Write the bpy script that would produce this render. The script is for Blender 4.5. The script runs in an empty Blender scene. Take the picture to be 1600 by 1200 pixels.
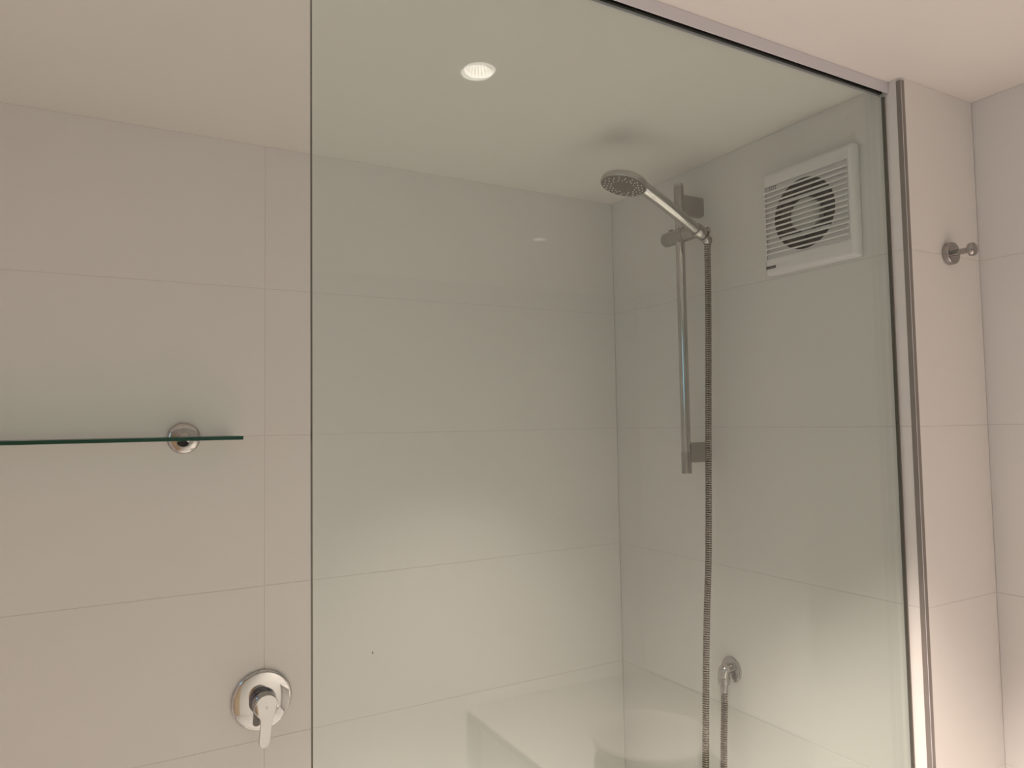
import bpy, bmesh, math, random
from mathutils import Vector, Matrix
random.seed(4)
S = bpy.context.scene
COL = S.collection
PI = math.pi

# ------------------------------------------------------------------ camera
def cam_setup():
    f, yaw, pit, rol = 1133.48, .5168, .0542, -.0164
    F = Vector((math.sin(yaw)*math.cos(pit), math.cos(yaw)*math.cos(pit), math.sin(pit)))
    r0 = F.cross(Vector((0, 0, 1))).normalized(); u0 = r0.cross(F)
    r = r0*math.cos(rol) + u0*math.sin(rol); u = -r0*math.sin(rol) + u0*math.cos(rol)
    cd = bpy.data.cameras.new('camera'); c = bpy.data.objects.new('camera', cd); COL.objects.link(c)
    M = Matrix.Identity(4)
    for i in range(3):
        M[i][0] = r[i]; M[i][1] = u[i]; M[i][2] = -F[i]
    M[0][3], M[1][3], M[2][3] = -1.1846, -1.5283, 1.8162
    c.matrix_world = M
    cd.sensor_fit = 'HORIZONTAL'; cd.sensor_width = 36; cd.lens = f/1600*36; cd.clip_start = .01
    S.camera = c
cam_setup()

# ------------------------------------------------------------------ world, light, exposure
W = bpy.data.worlds.new('world'); S.world = W; W.use_nodes = True
W.node_tree.nodes['Background'].inputs[0].default_value = (.45, .66, 1, 1)
W.node_tree.nodes['Background'].inputs[1].default_value = 2.6
S.view_settings.view_transform = 'Standard'; S.view_settings.look = 'None'
S.view_settings.gamma = 1; S.view_settings.use_curve_mapping = False
S.view_settings.exposure = -0.02

CEIL = 2.397
NIBY = -.8071
FARX = .2174
WARM = (1, .82, .725)
# ceiling spots: x, y, watts, full cone angle in degrees, blend
SPOTS = [(-.649, -1.062, 300.0, 84, .8),
         (.020, -1.950, 540.0, 88, .9),
         (-1.400, -1.950, 40.0, 100, .9)]  # last one: added unseen lamp, fill from the left
for i, (x, y, w, a, b) in enumerate(SPOTS):
    L = bpy.data.lights.new('spot_light', 'SPOT'); L.energy = w; L.color = WARM
    L.spot_size = math.radians(a); L.spot_blend = b; L.shadow_soft_size = .022
    o = bpy.data.objects.new('spot_light', L); o.location = (x, y, CEIL - .006); COL.objects.link(o)

# ------------------------------------------------------------------ materials
def mat(name, col, rough=.5, metal=0, spec=.5, emit=None, es=0, noise=0, nscale=8, bump=0, bscale=60, coat=0):
    m = bpy.data.materials.new(name); m.use_nodes = True
    nt = m.node_tree; b = nt.nodes['Principled BSDF']
    b.inputs['Base Color'].default_value = (*col, 1); b.inputs['Roughness'].default_value = rough
    b.inputs['Metallic'].default_value = metal; b.inputs['Specular IOR Level'].default_value = spec
    b.inputs['Coat Weight'].default_value = coat; b.inputs['Coat Roughness'].default_value = .1
    if emit:
        b.inputs['Emission Color'].default_value = (*emit, 1); b.inputs['Emission Strength'].default_value = es
    tc = nt.nodes.new('ShaderNodeTexCoord')
    if noise:
        n = nt.nodes.new('ShaderNodeTexNoise'); n.inputs['Scale'].default_value = nscale; n.inputs['Detail'].default_value = 3
        nt.links.new(tc.outputs['Object'], n.inputs['Vector'])
        mx = nt.nodes.new('ShaderNodeMix'); mx.data_type = 'RGBA'
        mx.inputs[6].default_value = (*[c*(1-noise) for c in col], 1); mx.inputs[7].default_value = (*[min(1, c*(1+noise)) for c in col], 1)
        nt.links.new(n.outputs['Fac'], mx.inputs[0]); nt.links.new(mx.outputs[2], b.inputs['Base Color'])
    if bump:
        n = nt.nodes.new('ShaderNodeTexNoise'); n.inputs['Scale'].default_value = bscale; n.inputs['Detail'].default_value = 2
        nt.links.new(tc.outputs['Object'], n.inputs['Vector'])
        bp = nt.nodes.new('ShaderNodeBump'); bp.inputs['Strength'].default_value = bump; bp.inputs['Distance'].default_value = .001
        nt.links.new(n.outputs['Fac'], bp.inputs['Height']); nt.links.new(bp.outputs[0], b.inputs['Normal'])
    return m

def glass_mat(name, tint, f0=.04, gloss=1.0):
    """thin architectural glass: tinted transmission plus a Fresnel mirror on both faces"""
    m = bpy.data.materials.new(name); m.use_nodes = True; nt = m.node_tree; nt.nodes.clear()
    N = nt.nodes.new; L = nt.links.new
    out = N('ShaderNodeOutputMaterial'); mix = N('ShaderNodeMixShader'); tr = N('ShaderNodeBsdfTransparent'); gl = N('ShaderNodeBsdfGlossy')
    tr.inputs[0].default_value = (*tint, 1); gl.inputs['Roughness'].default_value = .0; gl.inputs['Color'].default_value = (gloss, gloss, gloss, 1)
    g = N('ShaderNodeNewGeometry'); d = N('ShaderNodeVectorMath'); d.operation = 'DOT_PRODUCT'
    L(g.outputs['Normal'], d.inputs[0]); L(g.outputs['Incoming'], d.inputs[1])
    def mth(op, a, b):
        n = N('ShaderNodeMath'); n.operation = op; n.use_clamp = False
        for i, v in enumerate((a, b)):
            if v is None: continue
            if isinstance(v, (int, float)): n.inputs[i].default_value = v
            else: L(v, n.inputs[i])
        return n.outputs[0]
    ab = mth('ABSOLUTE', d.outputs['Value'], None)
    s = mth('SUBTRACT', 1.0, ab); s = mth('POWER', s, 5.0); s = mth('MULTIPLY', s, 1-f0); s = mth('ADD', s, f0)
    L(s, mix.inputs[0]); L(tr.outputs[0], mix.inputs[1]); L(gl.outputs[0], mix.inputs[2]); L(mix.outputs[0], out.inputs[0])
    return m

M = dict(
    tile=mat('cream_wall_tile', (.79, .775, .745), .3, spec=.4, noise=.012, nscale=3, bump=.05, bscale=25),
    grout=mat('grout', (.69, .67, .64), .8, noise=.03),
    ceiling=mat('ceiling_paint', (.80, .775, .735), .75, spec=.2, noise=.012, nscale=4, bump=.15, bscale=12),
    paint=mat('wall_paint', (.72, .71, .70), .6, noise=.02),
    floor=mat('floor_tile', (.34, .335, .33), .35, noise=.05, nscale=6),
    tray=mat('shower_tray', (.82, .80, .77), .25, noise=.01),
    chrome=mat('chrome', (.57, .56, .55), .04, 1),
    chromed=mat('darker_chrome', (.52, .505, .49), .09, 1),  # slightly darker and rougher than the plain chrome
    satin=mat('satin_chrome', (.40, .38, .365), .2, 1),
    hose=mat('metal_hose', (.38, .335, .29), .22, 1),
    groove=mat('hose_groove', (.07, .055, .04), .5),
    alu=mat('anodised_aluminium', (.70, .69, .73), .42, .2),
    trim=mat('tile_trim_metal', (.27, .245, .225), .45, .3),
    dark=mat('dark_gap', (.03, .025, .02), .6),
    face=mat('spray_face', (.13, .115, .10), .45, noise=.05, nscale=60),
    nozzle=mat('nozzle_rubber', (.72, .70, .66), .5),
    plastic=mat('white_fan_plastic', (.82, .795, .80), .38, noise=.01),
    hubp=mat('fan_hub_plastic', (.74, .73, .68), .4, noise=.01),
    blade=mat('fan_blade', (.035, .028, .027), .4),
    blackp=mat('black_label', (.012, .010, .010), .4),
    silver=mat('silver_print', (.33, .30, .30), .4),
    glass=glass_mat('shower_glass', (.937, .972, .960), .038),
    shelfg=glass_mat('shelf_glass', (.80, .92, .86), .05),
    gedge=mat('dark_glass_edge', (.045, .035, .022), .15, spec=.6),
    green=mat('green_glass_edge', (.008, .068, .044), .2, spec=.5, noise=.25, nscale=14),
    silicone=mat('silicone', (.20, .18, .15), .35),
    lampring=mat('lamp_ring_glow', (.85, .82, .78), .3, emit=(1, .93, .84), es=6.5),  # trim ring is no source; its bright lit rim is given as emission
    reflector=mat('lamp_reflector', (.85, .83, .80), .25, emit=(1, .93, .82), es=6.2),
    dimring=mat('lamp_ring_plain', (.80, .78, .74), .4),
    dimreflector=mat('lamp_reflector_shaded', (.85, .83, .80), .25, emit=(1, .92, .80), es=.5),
    flute=mat('lamp_reflector_flute_shade', (.85, .83, .80), .25, emit=(1, .90, .78), es=2.6),  # dimmer copy of the reflector, painting shade between the ribs
    bulb=mat('lamp_bulb', (1, 1, 1), .3, emit=(1, .90, .76), es=8),
    door=mat('door_paint', (.62, .50, .34), .45, noise=.03),
    ceram=mat('white_ceramic', (.86, .84, .81), .12, spec=.6),
    stone=mat('stone_counter', (.36, .35, .34), .7, spec=.2, noise=.04, nscale=9),
    neck_reflect=mat('chrome_dark_reflection', (.17, .175, .21), .1, 1),  # mixer neck chrome, dark reflections put into its base colour
    wood=mat('vanity_front', (.16, .12, .09), .4, noise=.15, nscale=5),
)

# ------------------------------------------------------------------ mesh helpers
def new_obj(name, me, parent=None, loc=None, rot=None):
    o = bpy.data.objects.new(name, me); COL.objects.link(o)
    if parent: o.parent = parent
    if loc: o.location = loc
    if rot: o.rotation_euler = rot
    return o
def finish(bm, name, m, parent=None, smooth=None, origin=None):
    bmesh.ops.recalc_face_normals(bm, faces=bm.faces)
    if origin is not None: bmesh.ops.translate(bm, verts=bm.verts, vec=-Vector(origin))
    me = bpy.data.meshes.new(name); bm.to_mesh(me); bm.free()
    for mm in (m if isinstance(m, (list, tuple)) else [m]): me.materials.append(M[mm])
    if smooth is not None:
        for p in me.polygons: p.use_smooth = True
        try: me.set_sharp_from_angle(angle=math.radians(smooth))
        except Exception: pass
    o = new_obj(name, me, parent)
    if origin is not None: o.location = Vector(origin)
    return o
def box(bm, x0, x1, y0, y1, z0, z1, bev=0, seg=2):
    vs = bmesh.ops.create_cube(bm, size=1)['verts']
    for v in vs:
        v.co = Vector(((x0+x1)/2+v.co.x*(x1-x0), (y0+y1)/2+v.co.y*(y1-y0), (z0+z1)/2+v.co.z*(z1-z0)))
    if bev:
        es = list({e for v in vs for e in v.link_edges})
        bmesh.ops.bevel(bm, geom=es, offset=bev, segments=seg, profile=.5, affect='EDGES')
def frame_of(axis):
    a = Vector(axis).normalized(); t = Vector((0, 0, 1)) if abs(a.z) < .9 else Vector((0, 1, 0))
    u = t.cross(a).normalized(); v = a.cross(u); return a, u, v
def lathe(bm, origin, axis, prof, seg=48, cap0=True, cap1=True):
    """prof: (distance along axis, radius)"""
    a, u, v = frame_of(axis); o = Vector(origin); rings = []
    for (d, r) in prof:
        rings.append([bm.verts.new(o + a*d + (u*math.cos(2*PI*k/seg) + v*math.sin(2*PI*k/seg))*max(r, 1e-5)) for k in range(seg)])
    for A, B in zip(rings, rings[1:]):
        for k in range(seg): bm.faces.new((A[k], A[(k+1) % seg], B[(k+1) % seg], B[k]))
    if cap0: bm.faces.new(rings[0][::-1])
    if cap1: bm.faces.new(rings[-1])
def catmull(P, n=12):
    P = [Vector(p) for p in P]; Q = [P[0]*2-P[1]] + P + [P[-1]*2-P[-2]]; out = []
    for i in range(1, len(Q)-2):
        a, b, c, d = Q[i-1:i+3]
        for k in range(n):
            t = k/n
            out.append(.5*((2*b) + (c-a)*t + (2*a-5*b+4*c-d)*t*t + (3*b-a-3*c+d)*t**3))
    out.append(P[-1]); return out
def resample(P, step):
    out = [P[0]]; acc = 0
    for a, b in zip(P, P[1:]):
        L = (b-a).length; 
        if L < 1e-9: continue
        d = step-acc
        while d <= L:
            out.append(a.lerp(b, d/L)); d += step
        acc = L-(d-step)
    return out
def sweep(bm, P, radii, seg=16):
    rings = []; T = None; u = None
    for i, p in enumerate(P):
        t = (P[min(i+1, len(P)-1)] - P[max(i-1, 0)]).normalized()
        if u is None: _, u, _ = frame_of(t)
        u = (u - t*u.dot(t)).normalized(); v = t.cross(u); r = radii[i]
        rings.append([bm.verts.new(p + (u*math.cos(2*PI*k/seg) + v*math.sin(2*PI*k/seg))*r) for k in range(seg)])
    for A, B in zip(rings, rings[1:]):
        for k in range(seg): bm.faces.new((A[k], A[(k+1) % seg], B[(k+1) % seg], B[k]))
    bm.faces.new(rings[0][::-1]); bm.faces.new(rings[-1])
def thing(name, label, cat, loc):
    o = bpy.data.objects.new(name, None); COL.objects.link(o); o.location = loc; o.empty_display_size = .05
    o['label'] = label; o['category'] = cat; return o
def part(name, bm, m, root, smooth=35):
    """bm is in world space; the part's own origin sits on its thing's origin"""
    bmesh.ops.translate(bm, verts=bm.verts, vec=-world_loc(root))
    return finish(bm, name, m, root, smooth)
def world_loc(o):
    l = Vector(o.location)
    while o.parent: o = o.parent; l += Vector(o.location)
    return l
def struct(name, bm, m, label, smooth=None):
    o = finish(bm, name, m, None, smooth); o['kind'] = 'structure'; o['label'] = label; return o
def BM(): return bmesh.new()

# ------------------------------------------------------------------ room shell
JOINT = .0010
TT = .004
GR = .0005   # depth of the grout behind the tile face
def tile_mesh(w, h):
    c = .0004; bm = BM()
    def q(y, i): return [bm.verts.new((x, y, z)) for x, z in ((i, i), (w-i, i), (w-i, h-i), (i, h-i))]
    A, B, C = q(TT, 0), q(c, 0), q(0, c)
    for P, Q in ((A, B), (B, C)):
        for k in range(4): bm.faces.new((P[k], P[(k+1) % 4], Q[(k+1) % 4], Q[k]))
    bm.faces.new(C); bm.faces.new(A[::-1])
    bmesh.ops.recalc_face_normals(bm, faces=bm.faces)
    me = bpy.data.meshes.new('tile'); bm.to_mesh(me); bm.free(); me.materials.append(M['tile']); return me
TM = {}
def tiles(parent, origin, rot, cols):
    """cols: list of (start, end) along the wall; tiles face local -Y, rows of 300 mm"""
    R = Matrix.Rotation(rot, 3, 'Z')
    for (a, b) in cols:
        for k in range(8):
            z0 = k*.3 + JOINT/2; z1 = min((k+1)*.3 - JOINT/2, CEIL-.0005)
            w = round(b-a, 5); h = round(z1-z0, 5)
            if (w, h) not in TM: TM[(w, h)] = tile_mesh(w, h)
            p = Vector(origin) + R @ Vector((a, random.uniform(-.00012, .00012), z0))
            new_obj('tile', TM[(w, h)], parent, p, (0, 0, rot))

bm = BM(); box(bm, -2.0, 0.0, GR, .12, 0, 2.5)
wb = struct('wall_back', bm, 'grout', 'cream large-format tiled wall behind the shower')
tiles(wb, (0, 0, 0), 0, [(-.894+JOINT/2, -.0005), (-1.794+JOINT/2, -.894-JOINT/2), (-1.999, -1.794-JOINT/2)])
bm = BM(); lathe(bm, (-.6705, .0006, 1.3305), (0, -1, 0), [(0, .0013), (.0009, .0012), (.0012, .0007)], 12)
for v in bm.verts: v.co.z = 1.3305 + (v.co.z-1.3305)*2.3
finish(bm, 'chip_mark', 'dark', wb)

bm = BM(); box(bm, GR, FARX+.12, NIBY+GR, .12, 0, 2.5)
wn = struct('wall_nib', bm, 'grout', 'tiled wall inside the shower ending in a short return beside the glass')
# shower side of the nib faces -X ; local x runs towards -Y
tiles(wn, (0, 0, 0), -PI/2, [(.0005, -NIBY-.0085)])
tiles(wn, (0, NIBY, 0), 0, [(.0085, FARX-.0005)])

bm = BM(); box(bm, FARX+GR, FARX+.80, -1.15, NIBY+.004, 0, 2.5)
wr = struct('wall_right', bm, 'grout', 'cream tiled wall to the right of the robe hook')
tiles(wr, (FARX, NIBY, 0), -PI/2, [(.0005, -1.15*-1+NIBY)])

WY0, WY1, WZ0, WZ1 = -1.95, -1.10, 1.86, 2.30
bm = BM(); box(bm, 1.02, 1.14, -2.82, -1.15, 0, 2.5); struct('wall_alcove', bm, 'paint', 'painted wall of the basin alcove')
bm = BM()   # left wall with a high window opening
box(bm, -2.12, -2.0, -2.7, WY0, 0, 2.5); box(bm, -2.12, -2.0, WY1, .12, 0, 2.5)
box(bm, -2.12, -2.0, WY0, WY1, 0, WZ0); box(bm, -2.12, -2.0, WY0, WY1, WZ1, 2.5)
struct('wall_left', bm, 'paint', 'plain painted wall left of the room')
bm = BM(); box(bm, -2.12, 1.14, -2.82, -2.7, 0, 2.5)
struct('wall_front', bm, 'paint', 'plain painted wall opposite the shower')
wroot = thing('window_1', 'high window in white frame on the left wall', 'window', (-2.0, WY0, WZ0))
del wroot['category']; wroot['kind'] = 'structure'
bm = BM()
for a in ((WY0, WY1, WZ0, WZ0+.03), (WY0, WY1, WZ1-.03, WZ1), (WY0, WY0+.03, WZ0, WZ1), (WY1-.03, WY1, WZ0, WZ1)):
    box(bm, -2.06, -1.99, a[0], a[1], a[2], a[3], .002)
part('window_frame', bm, 'ceram', wroot)
bm = BM(); box(bm, -2.035, -2.029, WY0+.03, WY1-.03, WZ0+.03, WZ1-.03); part('pane', bm, 'shelfg', wroot)

droot = thing('door_1', 'cream door in the wall opposite the shower', 'door', (-1.40, -2.7, 0))
del droot['category']; droot['kind'] = 'structure'
bm = BM(); box(bm, -1.80, -1.02, -2.6995, -2.66, .005, 2.02, .003); part('door_leaf', bm, 'door', droot)
bm = BM(); lathe(bm, (-1.09, -2.66, 1.0), (0, 1, 0), [(0, .025), (.006, .025), (.008, .01), (.04, .01), (.045, .008)], 24)
box(bm, -1.22, -1.08, -2.626, -2.612, .99, 1.01, .004); part('door_handle', bm, 'chrome', droot)

bm = BM(); box(bm, -2.12, 1.14, -2.82, .12, -.1, 0)
struct('floor', bm, 'floor', 'stone-coloured bathroom floor')

# ceiling with round cut-outs for the downlights
def holed_plate(bm, x0, x1, y0, y1, holes, z0, z1, half=.08, r=.0245, seg=48):
    """plate made of strips around square cells, each cell with a round hole"""
    xs = sorted({x0, x1, *[h[0]-half for h in holes], *[h[0]+half for h in holes]})
    ys = sorted({y0, y1, *[h[1]-half for h in holes], *[h[1]+half for h in holes]})
    vc = {}
    def V(x, y, z):
        k = (round(x, 5), round(y, 5), round(z, 5))
        if k not in vc: vc[k] = bm.verts.new((x, y, z))
        return vc[k]
    for xa, xb in zip(xs, xs[1:]):
        for ya, yb in zip(ys, ys[1:]):
            h = [q for q in holes if xa-1e-6 <= q[0]-half and q[0]+half <= xb+1e-6 and ya-1e-6 <= q[1]-half and q[1]+half <= yb+1e-6]
            inside = [q for q in holes if q[0]-half < (xa+xb)/2 < q[0]+half and q[1]-half < (ya+yb)/2 < q[1]+half]
            if not inside:
                bm.faces.new([V(xa, ya, z0), V(xb, ya, z0), V(xb, yb, z0), V(xa, yb, z0)])
                continue
    for (cx, cy) in holes:
        # subdivided cell border that agrees with the grid lines crossing it
        bx = [x for x in xs if cx-half-1e-6 <= x <= cx+half+1e-6]; by = [y for y in ys if cy-half-1e-6 <= y <= cy+half+1e-6]
        loop = [(x, cy-half) for x in bx] + [(cx+half, y) for y in by[1:]] + [(x, cy+half) for x in bx[::-1][1:]] + [(cx-half, y) for y in by[::-1][1:-1]]
        pts = []
        for (p, q) in zip(loop, loop[1:]+loop[:1]):
            L = math.hypot(q[0]-p[0], q[1]-p[1]); n = max(1, int(round(L/(.16/12))))
            for k in range(n): pts.append((p[0]+(q[0]-p[0])*k/n, p[1]+(q[1]-p[1])*k/n))
        outer = [V(x, y, z0) for x, y in pts]
        inner = []; up = []
        for x, y in pts:
            a = math.atan2(y-cy, x-cx)
            inner.append(bm.verts.new((cx+r*math.cos(a), cy+r*math.sin(a), z0))); up.append(bm.verts.new((cx+r*math.cos(a), cy+r*math.sin(a), z1)))
        n = len(pts)
        for k in range(n):
            j = (k+1) % n
            bm.faces.new((outer[k], outer[j], inner[j], inner[k])); bm.faces.new((inner[k], inner[j], up[j], up[k]))
        bm.faces.new(up)
bm = BM()
holed_plate(bm, -2.12, 1.14, -2.82, .12, [(s[0], s[1]) for s in SPOTS], CEIL, CEIL+.075)
box(bm, -2.12, 1.14, -2.82, .12, CEIL+.09, CEIL+.14)
struct('ceiling', bm, 'ceiling', 'cream painted ceiling')

# low shower tray under the frame
troot = thing('shower_tray', 'low white shower tray on the floor behind the glass', 'shower tray', (-.62, -.39, 0))
bm = BM(); box(bm, -1.25, -.001, -.785, -.001, .0005, .05, .008); part('basin', bm, 'tray', troot)
bm = BM(); lathe(bm, (-.62, -.39, .05), (0, 0, 1), [(0, .045), (.003, .045), (.004, .04)], 32); part('drain_cover', bm, 'satin', troot)

# ------------------------------------------------------------------ tile trim on the outside corner
bm = BM()
pts = [(-.0006, NIBY+.0085), (-.0006, NIBY-.0006), (.0085, NIBY-.0006), (.0085, NIBY+.004), (.004, NIBY+.0085)]
lo = [bm.verts.new((x, y, .001)) for x, y in pts]; hi = [bm.verts.new((x, y, CEIL-.004)) for x, y in pts]
for k in range(len(pts)):
    j = (k+1) % len(pts); bm.faces.new((lo[k], lo[j], hi[j], hi[k]))
bm.faces.new(lo[::-1]); bm.faces.new(hi)
tr1 = struct('trim_1', bm, 'trim', 'narrow grey metal edge strip on the outer tile corner beside the glass')
bm = BM()
for z_ in (.001, CEIL-.004):
    for x_, y_ in ((-.0004, NIBY+.0001), (.0001, NIBY-.0004), (-.0005, NIBY-.0010), (-.0010, NIBY-.0005)): bm.verts.new((x_, y_, z_))
bm.verts.ensure_lookup_table(); v_ = list(bm.verts)
for k in range(4): bm.faces.new((v_[k], v_[(k+1) % 4], v_[4+(k+1) % 4], v_[4+k]))
bm.faces.new(v_[:4][::-1]); bm.faces.new(v_[4:])
finish(bm, 'bead', 'alu', tr1)

# ------------------------------------------------------------------ shower screen
GY = -.7786
GX0 = -.9951
sr = thing('shower_screen', 'clear frameless glass shower screen under a silver ceiling channel', 'shower screen', (-.5, GY, .05))
bm = BM(); box(bm, GX0+.0004, -.0045, GY, GY+.0055, .052, CEIL-.006); part('glass_pane', bm, 'glass', sr, None)
bm = BM(); box(bm, GX0-.0004, GX0+.0003, GY+.0001, GY+.0054, .052, CEIL-.023, .0002, 1); part('polished_edge', bm, 'gedge', sr)
bm = BM(); box(bm, -.0044, -.0036, GY+.0001, GY+.0054, .052, CEIL-.023); part('side_edge', bm, 'gedge', sr)
bm = BM(); box(bm, -.0035, -.0002, GY+.0005, GY+.0050, .052, CEIL-.023); part('silicone_seal', bm, 'silicone', sr)
bm = BM()
CB = CEIL-.0195
box(bm, GX0, -.0004, GY-.0065, GY-.0045, CB, CEIL-.0003, .0003, 1); box(bm, GX0, -.0004, GY+.0100, GY+.0120, CB, CEIL-.0003, .0003, 1)
box(bm, GX0, -.0004, GY-.0045, GY+.0100, CEIL-.0022, CEIL-.0003)
hc = part('ceiling_channel', bm, 'alu', sr)
bm = BM(); box(bm, GX0+.001, -.001, GY-.0043, GY-.0002, CB+.004, CEIL-.0024); box(bm, GX0+.001, -.001, GY+.0057, GY+.0098, CB+.004, CEIL-.0024)
part('channel_gap_shade', bm, 'dark', hc)  # dark filler strips, painting the shade inside the open channel

# ------------------------------------------------------------------ downlights
def downlight(x, y, label, mats=('lampring', 'reflector')):
    r = thing('downlight', label, 'ceiling light', (x, y, CEIL))
    bm = BM(); lathe(bm, (x, y, CEIL), (0, 0, -1), [(0, .0262), (.0010, .0260), (.0018, .0252), (.0018, .0236), (.0004, .0231), (-.006, .0228)], 64, False, False)
    part('trim_ring', bm, mats[0], r, 50)
    bm = BM(); n = 22; rings = []   # fluted reflector
    for d, rad in ((-.0015, .0227), (-.005, .0225), (-.011, .0195), (-.018, .0145), (-.024, .0095)):
        ring = []
        for k in range(n*2):
            rr = rad*(1 if k % 2 else .945); a = PI*k/n
            ring.append(bm.verts.new((x+rr*math.cos(a), y+rr*math.sin(a), CEIL-d)))
        rings.append(ring)
    for A, B in zip(rings, rings[1:]):
        for k in range(2*n): bm.faces.new((A[k], A[(k+1) % (2*n)], B[(k+1) % (2*n)], B[k]))
    rf = part('reflector', bm, mats[1], r, 5); rf.data.materials.append(M['flute' if mats[1] == 'reflector' else 'dimreflector'])
    for i_, p_ in enumerate(rf.data.polygons): p_.material_index = (i_ % 2) if (i_ % (2*n)) % 7 else 1
    bm = BM(); lathe(bm, (x, y, CEIL+.027), (0, 0, -1), [(0, .009), (.006, .009), (.012, .006), (.014, .002)], 24); part('bulb', bm, 'bulb', r)
    return r
downlight(SPOTS[0][0], SPOTS[0][1], 'small round lit ceiling light just outside the glass, seen mirrored in it')
downlight(SPOTS[1][0], SPOTS[1][1], 'recessed ceiling light above the wall-hung basin', ('dimring', 'dimreflector'))
downlight(SPOTS[2][0], SPOTS[2][1], 'added unseen recessed ceiling light near the window', ('dimring', 'dimreflector'))

# ------------------------------------------------------------------ extractor fan
FY0, FY1, FZ0, FZ1 = -.7255, -.5215, 2.1035, 2.3105      # cover on the wall X = 0, normal -X
FCY, FCZ, FR = -.6165, 2.2090, .0685
fan = thing('extractor_fan', 'square white wall extractor fan with slatted grille, high beside the shower rail', 'extractor fan', (0, FCY, FCZ))
SZ0, SZ1 = 2.1350, 2.2823; SY0, SY1 = -.7150, -.5270
XF = -.0225
bm = BM()    # outer frame: four rails round the slatted recess, one connected ring
o_ = [(FY0, FZ0), (FY1, FZ0), (FY1, FZ1), (FY0, FZ1)]; i_ = [(SY0, SZ0), (SY1, SZ0), (SY1, SZ1), (SY0, SZ1)]
def rect(bm, P, x, g=0):
    s = [(1, 1), (-1, 1), (-1, -1), (1, -1)]
    return [bm.verts.new((x, p[0]+g*q[0], p[1]+g*q[1])) for p, q in zip(P, s)]
loops = [rect(bm, o_, -.0005, .0015), rect(bm, o_, -.0045, 0), rect(bm, o_, -.0165, 0.0008), rect(bm, o_, -.0205, .003), rect(bm, o_, XF, .008), rect(bm, i_, XF), rect(bm, i_, XF+.0045)]
for A, B in zip(loops, loops[1:]):
    for k in range(4): bm.faces.new((A[k], A[(k+1) % 4], B[(k+1) % 4], B[k]))
vert_e = [e for e in bm.edges if abs(e.verts[0].co.x-e.verts[1].co.x) > 1e-5 and any(e.verts[0] in l or e.verts[1] in l for l in loops[:4]) and e.verts[0] not in loops[5] and e.verts[1] not in loops[5]]
bmesh.ops.bevel(bm, geom=vert_e, offset=.004, segments=3, profile=.5, affect='EDGES', clamp_overlap=True)
cover = part('cover_frame', bm, 'plastic', fan, 40)
bm = BM()    # recessed plate with the round opening
n = 72; out = []; inn = []; inb = []
for k in range(n):
    a = 2*PI*k/n + .0001; c, s = math.cos(a), math.sin(a)
    t = min(((SY1 if c > 0 else SY0)-FCY)/c if abs(c) > 1e-6 else 9, ((SZ1 if s > 0 else SZ0)-FCZ)/s if abs(s) > 1e-6 else 9)
    out.append((t*c, t*s))
for cy_, cz_ in ((SY0, SZ0), (SY1, SZ0), (SY1, SZ1), (SY0, SZ1)):     # snap the nearest samples to the true corners
    k = min(range(n), key=lambda q: (out[q][0]+FCY-cy_)**2 + (out[q][1]+FCZ-cz_)**2); out[k] = (cy_-FCY, cz_-FCZ)
O = [bm.verts.new((XF+.0045, FCY+p[0], FCZ+p[1])) for p in out]
I = [bm.verts.new((XF+.0045, FCY+FR*math.cos(2*PI*k/n), FCZ+FR*math.sin(2*PI*k/n))) for k in range(n)]
B = [bm.verts.new((-.0030, FCY+FR*math.cos(2*PI*k/n), FCZ+FR*math.sin(2*PI*k/n))) for k in range(n)]
for k in range(n):
    j = (k+1) % n; bm.faces.new((O[k], O[j], I[j], I[k]))
part('grille_plate', bm, 'plastic', fan, None)
bm = BM(); lathe(bm, (-.0012, FCY, FCZ), (-1, 0, 0), [(.0165, FR+.001), (.0165, FR-.0001), (.0, FR-.0005), (0.0, .0005)], 64, False, False)
part('duct_ring', bm, 'blade', fan, 40)
pitch = (2.2702-2.1456)/12
bm0 = BM()   # one slat: slim blade sloping down and back
sl = [(XF-.0018, .0010), (XF-.0022, -.0006), (XF-.0014, -.0021), (XF+.0044, -.0008), (XF+.0044, .0018)]
for yy in (SY0+.0005, SY1-.0005): sl_ring = [bm0.verts.new((x, yy-FCY, z)) for x, z in sl]
bm0.verts.ensure_lookup_table(); V0 = list(bm0.verts)
for k in range(5): bm0.faces.new((V0[k], V0[(k+1) % 5], V0[5+(k+1) % 5], V0[5+k]))
bm0.faces.new(V0[:5][::-1]); bm0.faces.new(V0[5:]); bmesh.ops.recalc_face_normals(bm0, faces=bm0.faces)
sme = bpy.data.meshes.new('slat'); bm0.to_mesh(sme); bm0.free(); sme.materials.append(M['plastic'])
for k in range(13): new_obj('slat', sme, fan, (0, 0, 2.1456+k*pitch+.0005-FCZ))
bm = BM(); lathe(bm, (-.0025, FCY, FCZ-.001), (-1, 0, 0), [(0, .033), (.0115, .033), (.0145, .030), (.016, .02), (.0163, .001)], 48)
hub = part('hub', bm, 'hubp', fan, 40)
for dz in (.0345, -.0375):
    bm = BM(); w = math.sqrt(FR**2-dz**2)-.001; box(bm, XF+.0050, XF+.0085, FCY-w, FCY+w, FCZ+dz-.0026, FCZ+dz+.0026); part('support_bar', bm, 'plastic', fan)
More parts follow.
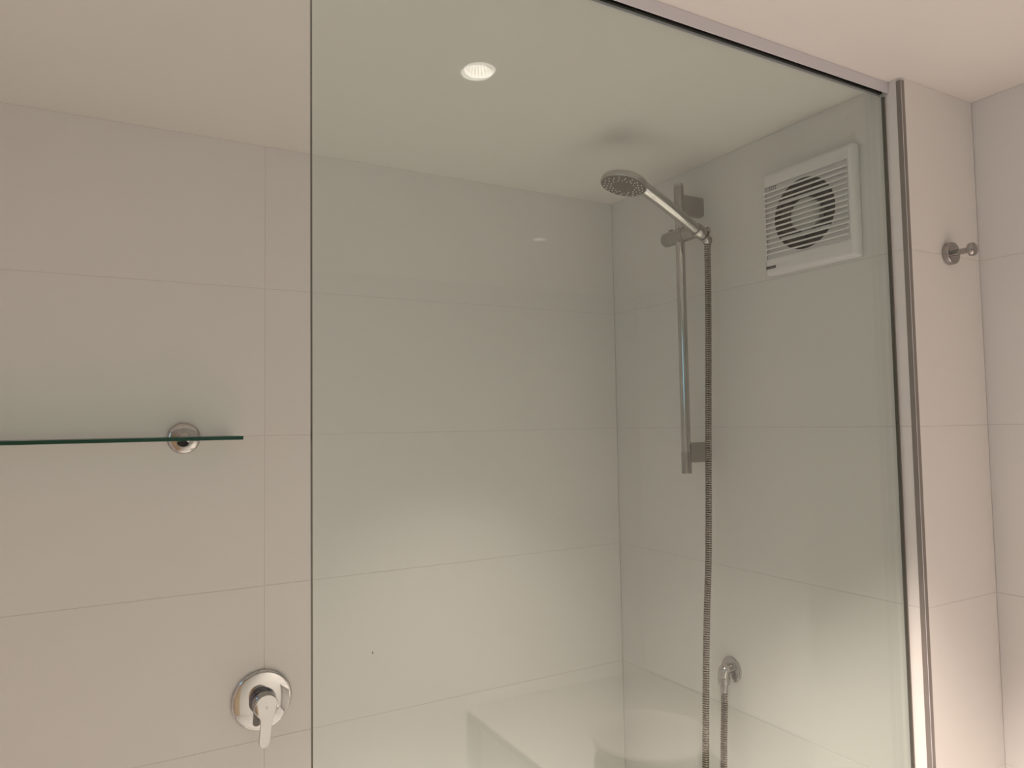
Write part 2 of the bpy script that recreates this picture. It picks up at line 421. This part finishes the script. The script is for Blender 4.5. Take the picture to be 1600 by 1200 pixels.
for k in range(5):
    bm = BM(); a = 2*PI*k/5+.25; vs = []
    for i, rr in enumerate((.032, .045, .063)):
        for sgn in (-1, 1):
            aa = a + sgn*(.30+.05*i); x = -.0045 - .0035*(1+sgn)
            for dx in (0, -.001): vs.append(bm.verts.new((x+dx, FCY+rr*math.cos(aa), FCZ+rr*math.sin(aa))))
    for i in (0, 4):
        a0, a1, b0, b1, c0, c1, d0, d1 = vs[i:i+8]
        for f in ((a0, b0, d0, c0), (a1, c1, d1, b1), (a0, c0, c1, a1), (b0, b1, d1, d0)): bm.faces.new(f)
    bm.faces.new((vs[0], vs[1], vs[3], vs[2])); bm.faces.new((vs[8], vs[10], vs[11], vs[9]))
    part('fan_blade', bm, 'blade', fan, 30)
bm = BM(); box(bm, XF-.0006, XF+.0002, -.5500, -.5270, 2.1160, 2.1212); lab = part('name_plate', bm, 'blackp', fan)
lab['label'] = 'small black name plate with pale lettering'
bm = BM()
for k in range(9): box(bm, XF-.0008, XF-.0005, -.5482+k*.0022, -.5482+k*.0022+.0015, 2.1176, 2.1196)
part('plate_lettering', bm, 'silver', lab)
for r_ in range(2):
    for c_ in range(4):
        bm = BM(); lathe(bm, (XF+.0046, -.5385-c_*.0048, 2.2806-r_*.0046), (-1, 0, 0), [(0, .0013), (.0006, .0012)], 10); part('pin_hole', bm, 'blackp', fan)

# ------------------------------------------------------------------ shower rail with slider
RX, RY = -.0635, -.3255
rail = thing('shower_rail', 'vertical chrome shower slide rail on two wall brackets beside the hose', 'shower rail', (0, RY, 1.745))
bm = BM(); lathe(bm, (RX, RY, 1.700), (0, 0, 1), [(0.002, .0102), (.645, .0102)], 40); part('rail_tube', bm, 'chromed', rail)
def endcap(z0, z1, zc):
    bm = BM(); lathe(bm, (RX, RY, z0), (0, 0, 1), [(0, .0098), (.001, .0110), (z1-z0-.001, .0110), (z1-z0, .0098)], 40); part('rail_cap', bm, 'satin', rail)
    bm = BM()
    # bracket arm: rounded slab from cap to wall, flaring into the wall foot
    prof = [(RX+.004, .0110), (RX+.012, .0112), (-.008, .0118), (-.0003, .0120)]
    rings = []
    for x, hy in prof:
        ring = []; hz = .0222; rr = .006
        for (sy, sz, a0) in ((1, 1, 0), (-1, 1, PI/2), (-1, -1, PI), (1, -1, 1.5*PI)):
            for k in range(5):
                a = a0+PI/2*k/4; ring.append(bm.verts.new((x, RY+sy*(hy-rr)+rr*math.cos(a), zc+sz*(hz-rr)+rr*math.sin(a))))
        rings.append(ring)
    for A, B in zip(rings, rings[1:]):
        m_ = len(A)
        for k in range(m_): bm.faces.new((A[k], A[(k+1) % m_], B[(k+1) % m_], B[k]))
    bm.faces.new(rings[0][::-1]); bm.faces.new(rings[-1])
    part('wall_bracket', bm, 'satin', rail, 40)
endcap(1.700, 1.7475, 1.7455)
endcap(2.2890, 2.3385, 2.2985)
# slider: horizontal barrel along Y, cradle at the near end
SZ = 2.2270
SLX = RX-.002
bm = BM(); lathe(bm, (SLX, -.2770, SZ), (0, -1, 0), [(0, .010), (.0015, .0135), (.005, .0158), (.009, .0163), (.068, .0163)], 48); slider = part('slider', bm, 'satin', rail, 30)
bm = BM(); lathe(bm, (SLX, -.3455, SZ), (0, -1, 0), [(0, .0152), (.0005, .0160), (.034, .0160), (.040, .0145), (.046, .0105)], 48); part('cradle', bm, 'satin', slider, 30)
bm = BM(); lathe(bm, (SLX+.006, -.2930, SZ+.012), (0, 0, 1), [(0, .0065), (.009, .0065), (.0105, .005)], 24); part('release_button', bm, 'satin', slider, 30)
# cone socket of the cradle that grips the handle, axis along the handle
HA = Vector((-.1323, 0, .0620)).normalized()          # handle direction, tail to head
H0 = Vector((-.0765, -.3990, 2.2180))                 # lower end of the handle on its axis
bm = BM(); lathe(bm, H0-HA*.012, HA, [(0, .0118), (.001, .0135), (.020, .0150), (.022, .0142)], 40); part('handle_socket', bm, 'satin', slider, 30)
bm = BM(); lathe(bm, H0-HA*.0185+Vector((0, 0, .0035)), HA, [(0, .010), (.0018, .0165), (.0032, .0165), (.004, .014)], 40); part('socket_flange', bm, 'satin', slider, 30)

# ------------------------------------------------------------------ hand shower
FC = Vector((-.2794, -.4000, 2.2867)); FN = Vector((-.2460, .0270, -.9689)).normalized()   # spray face centre and normal
hs = thing('hand_shower', 'chrome hand shower with round grey spray face, held in the rail slider', 'shower head', tuple(H0))
bm = BM(); lathe(bm, FC, -FN, [(0, .0452), (.0006, .0466), (.0022, .0473), (.0075, .0472), (.0105, .0462), (.0135, .043), (.0165, .034), (.0185, .020), (.019, .001)], 72); part('head_shell', bm, 'chromed', hs, 40)
bm = BM(); lathe(bm, FC-FN*.0004, FN, [(0, .0450), (.0008, .0448), (.0013, .0435), (.0015, .0215), (.0019, .0205), (.0020, .0005)], 64); face = part('spray_face', bm, 'face', hs, 30); face['label'] = 'grey spray face dotted with pale nozzles'
_, e1, e2 = frame_of(FN)
for ring_i, (rr, cnt, off) in enumerate(((.0250, 16, 0), (.0315, 18, .1), (.0385, 20, .2))):
    for k in range(cnt):
        a = 2*PI*k/cnt + off + .05*math.sin(k*7+ring_i); r_ = rr + .0012*math.sin(k*3.3+ring_i)
        bm = BM(); lathe(bm, FC + FN*.0010 + (e1*math.cos(a)+e2*math.sin(a))*r_, FN, [(0, .0015), (.0014, .0014), (.0018, .0008)], 8); part('nozzle', bm, 'nozzle', face, 30)
# handle: swept, slightly flattened, slim at the tail and merging under the head
JN = Vector((-.2300, -.3995, 2.2940))
pts = catmull([H0-HA*.004, H0, H0.lerp(JN, .35), H0.lerp(JN, .7), JN+Vector((.004, 0, -.0035)), JN+Vector((-.012, 0, .0055)), JN+Vector((-.028, 0, .0080))], 8)
n = len(pts); rad = []
keys = [(0, .0098), (.14, .0108), (.35, .0122), (.6, .0134), (.72, .0136), (.85, .0112), (1, .005)]
for i in range(n):
    t = i/(n-1)
    for (a, ra), (b, rb) in zip(keys, keys[1:]):
        if a <= t <= b: rad.append(ra+(rb-ra)*(t-a)/(b-a)); break
bm = BM(); sweep(bm, pts, rad, 28); part('handle', bm, 'chromed', hs, 50)

# ------------------------------------------------------------------ hose
hr = thing('shower_hose', 'flexible ribbed metal shower hose hanging from handle to wall elbow', 'shower hose', (-.06, -.40, 2.2))
h0 = H0 - HA*.020
ctrl = [h0, h0-HA*.010+Vector((0, 0, -.002)), (-.0560, -.4005, 2.1860), (-.0570, -.4005, 2.1300), (-.0610, -.4005, 2.0000), (-.0685, -.4000, 1.8120),
        (-.0795, -.4000, 1.5460), (-.0885, -.4000, 1.4280), (-.0975, -.4000, 1.2850), (-.1055, -.4000, 1.1100), (-.112, -.398, .92),
        (-.104, -.394, .80), (-.074, -.389, .745), (-.046, -.384, .80), (-.037, -.380, .95), (-.0320, -.3780, 1.11), (-.0265, -.3780, 1.2000), (-.0250, -.3780, 1.2460)]
P = catmull(ctrl, 24); step = .00115; P = resample(P, step)
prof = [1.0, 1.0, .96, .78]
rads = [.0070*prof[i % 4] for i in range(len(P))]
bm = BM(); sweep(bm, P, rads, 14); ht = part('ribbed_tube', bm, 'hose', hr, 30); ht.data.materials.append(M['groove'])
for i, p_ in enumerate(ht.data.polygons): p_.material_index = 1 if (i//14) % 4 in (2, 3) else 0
bm = BM(); a = P[0]; b = P[14]; d = (b-a).normalized(); lathe(bm, h0+HA*.008, d, [(0, .0082), (.004, .0095), (.016, .0088), (.020, .0078)], 32); part('end_nut', bm, 'satin', hr, 30)
bm = BM(); lathe(bm, (-.0250, -.3780, 1.2400), (0, 0, 1), [(0, .0074), (.002, .0080), (.013, .0080), (.015, .0095), (.016, .0118), (.026, .0124), (.030, .0124), (.0315, .0108)], 32); part('ferrule', bm, 'satin', hr, 30)

# ------------------------------------------------------------------ wall elbow
EY, EZ = -.3772, 1.2825; EX = -.0250
el = thing('wall_elbow', 'chrome wall elbow on round plate feeding the lower end of the hose', 'wall elbow', (0, EY, EZ))
bm = BM(); lathe(bm, (0, EY, EZ), (-1, 0, 0), [(.0002, .0270), (.002, .0270), (.0035, .0262), (.0045, .024), (.005, .011)], 56); part('wall_plate', bm, 'satin', el, 30)
bm = BM()
arm = catmull([(-.002, EY, EZ+.004), (-.014, EY, EZ+.004), (-.0215, EY, EZ+.0025), (EX, EY, EZ-.006), (EX, EY, EZ-.014), (EX, EY, 1.2715)], 6)
sweep(bm, arm, [.0117 if i > 8 else .0098 for i in range(len(arm))], 28); part('elbow_arm', bm, 'chromed', el, 50)

# ------------------------------------------------------------------ mixer
MX, MZ = -.8990, 1.2790
mr = thing('shower_mixer', 'round chrome shower mixer tap with lever, left of the glass edge', 'mixer tap', (MX, 0, MZ))
bm = BM(); lathe(bm, (MX, 0, MZ), (0, -1, 0), [(.0002, .0570), (.004, .0578), (.0065, .0572), (.0080, .0550), (.0085, .052), (.0098, .036), (.0105, .0245)], 96); part('cover_plate', bm, 'chrome', mr, 28)
bm = BM(); lathe(bm, (MX, 0, MZ), (0, -1, 0), [(.009, .0255), (.011, .0258), (.014, .0255), (.0145, .0240), (.0165, .0240), (.017, .0250), (.024, .0246), (.0245, .0232), (.027, .0230)], 64); part('neck', bm, 'neck_reflect', mr, 30)
bm = BM(); lathe(bm, (MX, 0, MZ), (0, -1, 0), [(.0275, .0236), (.029, .0238), (.0460, .0230), (.0478, .0225), (.0479, .021)], 64); lever = part('lever_knob', bm, 'chrome', mr, 30)
bm = BM()    # flat paddle lever
N1 = 20; ol = []
zb = MZ - .0745
for k in range(N1+1):
    a = PI + PI*k/N1; ol.append((.0103*math.cos(a), zb+.0103+.0103*math.sin(a)))
ol += [(.0112, MZ-.024)] + [(.0228*math.sin(a_), MZ-.0228*math.cos(a_)) for a_ in [math.radians(38+284*q/30) for q in range(31)]] + [(-.0112, MZ-.024)]
rg = []
for (off, ins) in ((0, .0006), (.0007, 0), (.0043, 0), (.0050, .0006)):
    ring = []
    for (x, z) in ol:
        t = (MZ-z)/.0745; y = -.0530 + off; x = x - .0075*max(0, t-.32)
        ring.append(bm.verts.new((MX + x*(1-ins/.0103), y, z)))
    rg.append(ring)
for A, B_ in zip(rg, rg[1:]):
    m_ = len(A)
    for k in range(m_): bm.faces.new((A[k], A[(k+1) % m_], B_[(k+1) % m_], B_[k]))
bm.faces.new(rg[0][::-1]); bm.faces.new(rg[-1]); part('lever_arm', bm, 'chrome', lever, 30)
bm = BM(); box(bm, MX-.0016, MX-.0009, -.0533, -.0528, MZ-.0035, MZ+.0035); box(bm, MX+.0012, MX+.0019, -.0533, -.0528, MZ-.0030, MZ+.0030); part('indicator_mark', bm, 'silver', lever)

# ------------------------------------------------------------------ glass shelf
ZS = 1.7978
sh = thing('glass_shelf', 'narrow clear glass shelf with green edge on round chrome bracket, left wall', 'shelf', (-1.25, 0, ZS))
bm = BM(); box(bm, -1.6350, -.9553, -.1200, -.0100, ZS-.0030, ZS+.0030); part('glass_plate', bm, 'shelfg', sh, None)
bm = BM()
box(bm, -1.6350, -.9548, -.1206, -.1199, ZS-.0033, ZS+.0033, .0003, 1); box(bm, -.9554, -.9547, -.1206, -.0096, ZS-.0033, ZS+.0033, .0003, 1)
box(bm, -1.6350, -.9548, -.0101, -.0095, ZS-.0033, ZS+.0033, .0002, 1); part('green_edge', bm, 'green', sh)
for bx_ in (-1.0443, -1.5450):
    bm = BM(); lathe(bm, (bx_, 0, ZS+.0005), (0, -1, 0), [(.0002, .0292), (.003, .0298), (.0050, .0292), (.0068, .0272), (.0078, .0235), (.0084, .016), (.0086, .0125)], 64); bp_ = part('bracket_plate', bm, 'chromed', sh, 40)
    bm = BM(); lathe(bm, (bx_, -.0080, ZS-.0005), (0, -1, 0), [(0, .0120), (.014, .0120), (.020, .0112), (.0225, .0085), (.0232, .004)], 36)
    part('clamp_arm', bm, 'chromed', bp_, 30)
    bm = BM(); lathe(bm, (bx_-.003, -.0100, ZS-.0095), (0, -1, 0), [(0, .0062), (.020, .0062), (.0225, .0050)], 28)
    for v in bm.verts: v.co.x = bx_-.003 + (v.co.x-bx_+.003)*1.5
    part('clamp_dark_reflection', bm, 'blackp', bp_, 30)  # added black stub, painting the clamp's dark reflection under the shelf

# ------------------------------------------------------------------ robe hook
HX, HZ = .1175, 2.1025
hk = thing('robe_hook', 'small chrome peg hook on round base, on the tiled return right of glass', 'robe hook', (HX, NIBY, HZ))
bm = BM(); lathe(bm, (HX, NIBY, HZ), (0, -1, 0), [(.0002, .0192), (.001, .0197), (.0085, .0197), (.0105, .0188), (.0112, .0170)], 56); part('base', bm, 'satin', hk, 30)
bm = BM(); lathe(bm, (HX, NIBY, HZ), (0, -1, 0), [(.0105, .0052), (.032, .0052), (.0345, .0058), (.0365, .0082)], 32); part('peg', bm, 'satin', hk, 40)
bm = BM(); lathe(bm, (HX, NIBY, HZ), (0, -1, 0), [(.0360, .0090), (.0370, .0112), (.0410, .0118), (.0440, .0112), (.0462, .0085), (.0470, .004)], 40); part('knob', bm, 'satin', hk, 40)

# ------------------------------------------------------------------ basin beside the camera, out of frame
cr = thing('vanity_counter', 'stone counter in the basin alcove', 'counter', (.55, -2.1, .66))
bm = BM(); box(bm, .10, 1.0195, -2.695, -1.155, .65, .68, .004); part('counter_top', bm, 'stone', cr)
bm = BM(); box(bm, .16, 1.0195, -2.695, -1.16, .001, .6495, .003); part('cabinet', bm, 'paint', cr)
vr = thing('wash_basin', 'round stone-coloured countertop basin in the alcove', 'basin', (.42, -1.95, .6805))
bm = BM(); lathe(bm, (0, 0, 0), (0, 0, 1), [(0, .10), (.02, .15), (.06, .185), (.095, .20), (.103, .196), (.10, .188), (.07, .17), (.03, .13), (.015, .08), (.012, .001)], 56, True, False)
for v in bm.verts: v.co += Vector((.42, -1.95, .6805))
part('bowl', bm, 'stone', vr, 40)
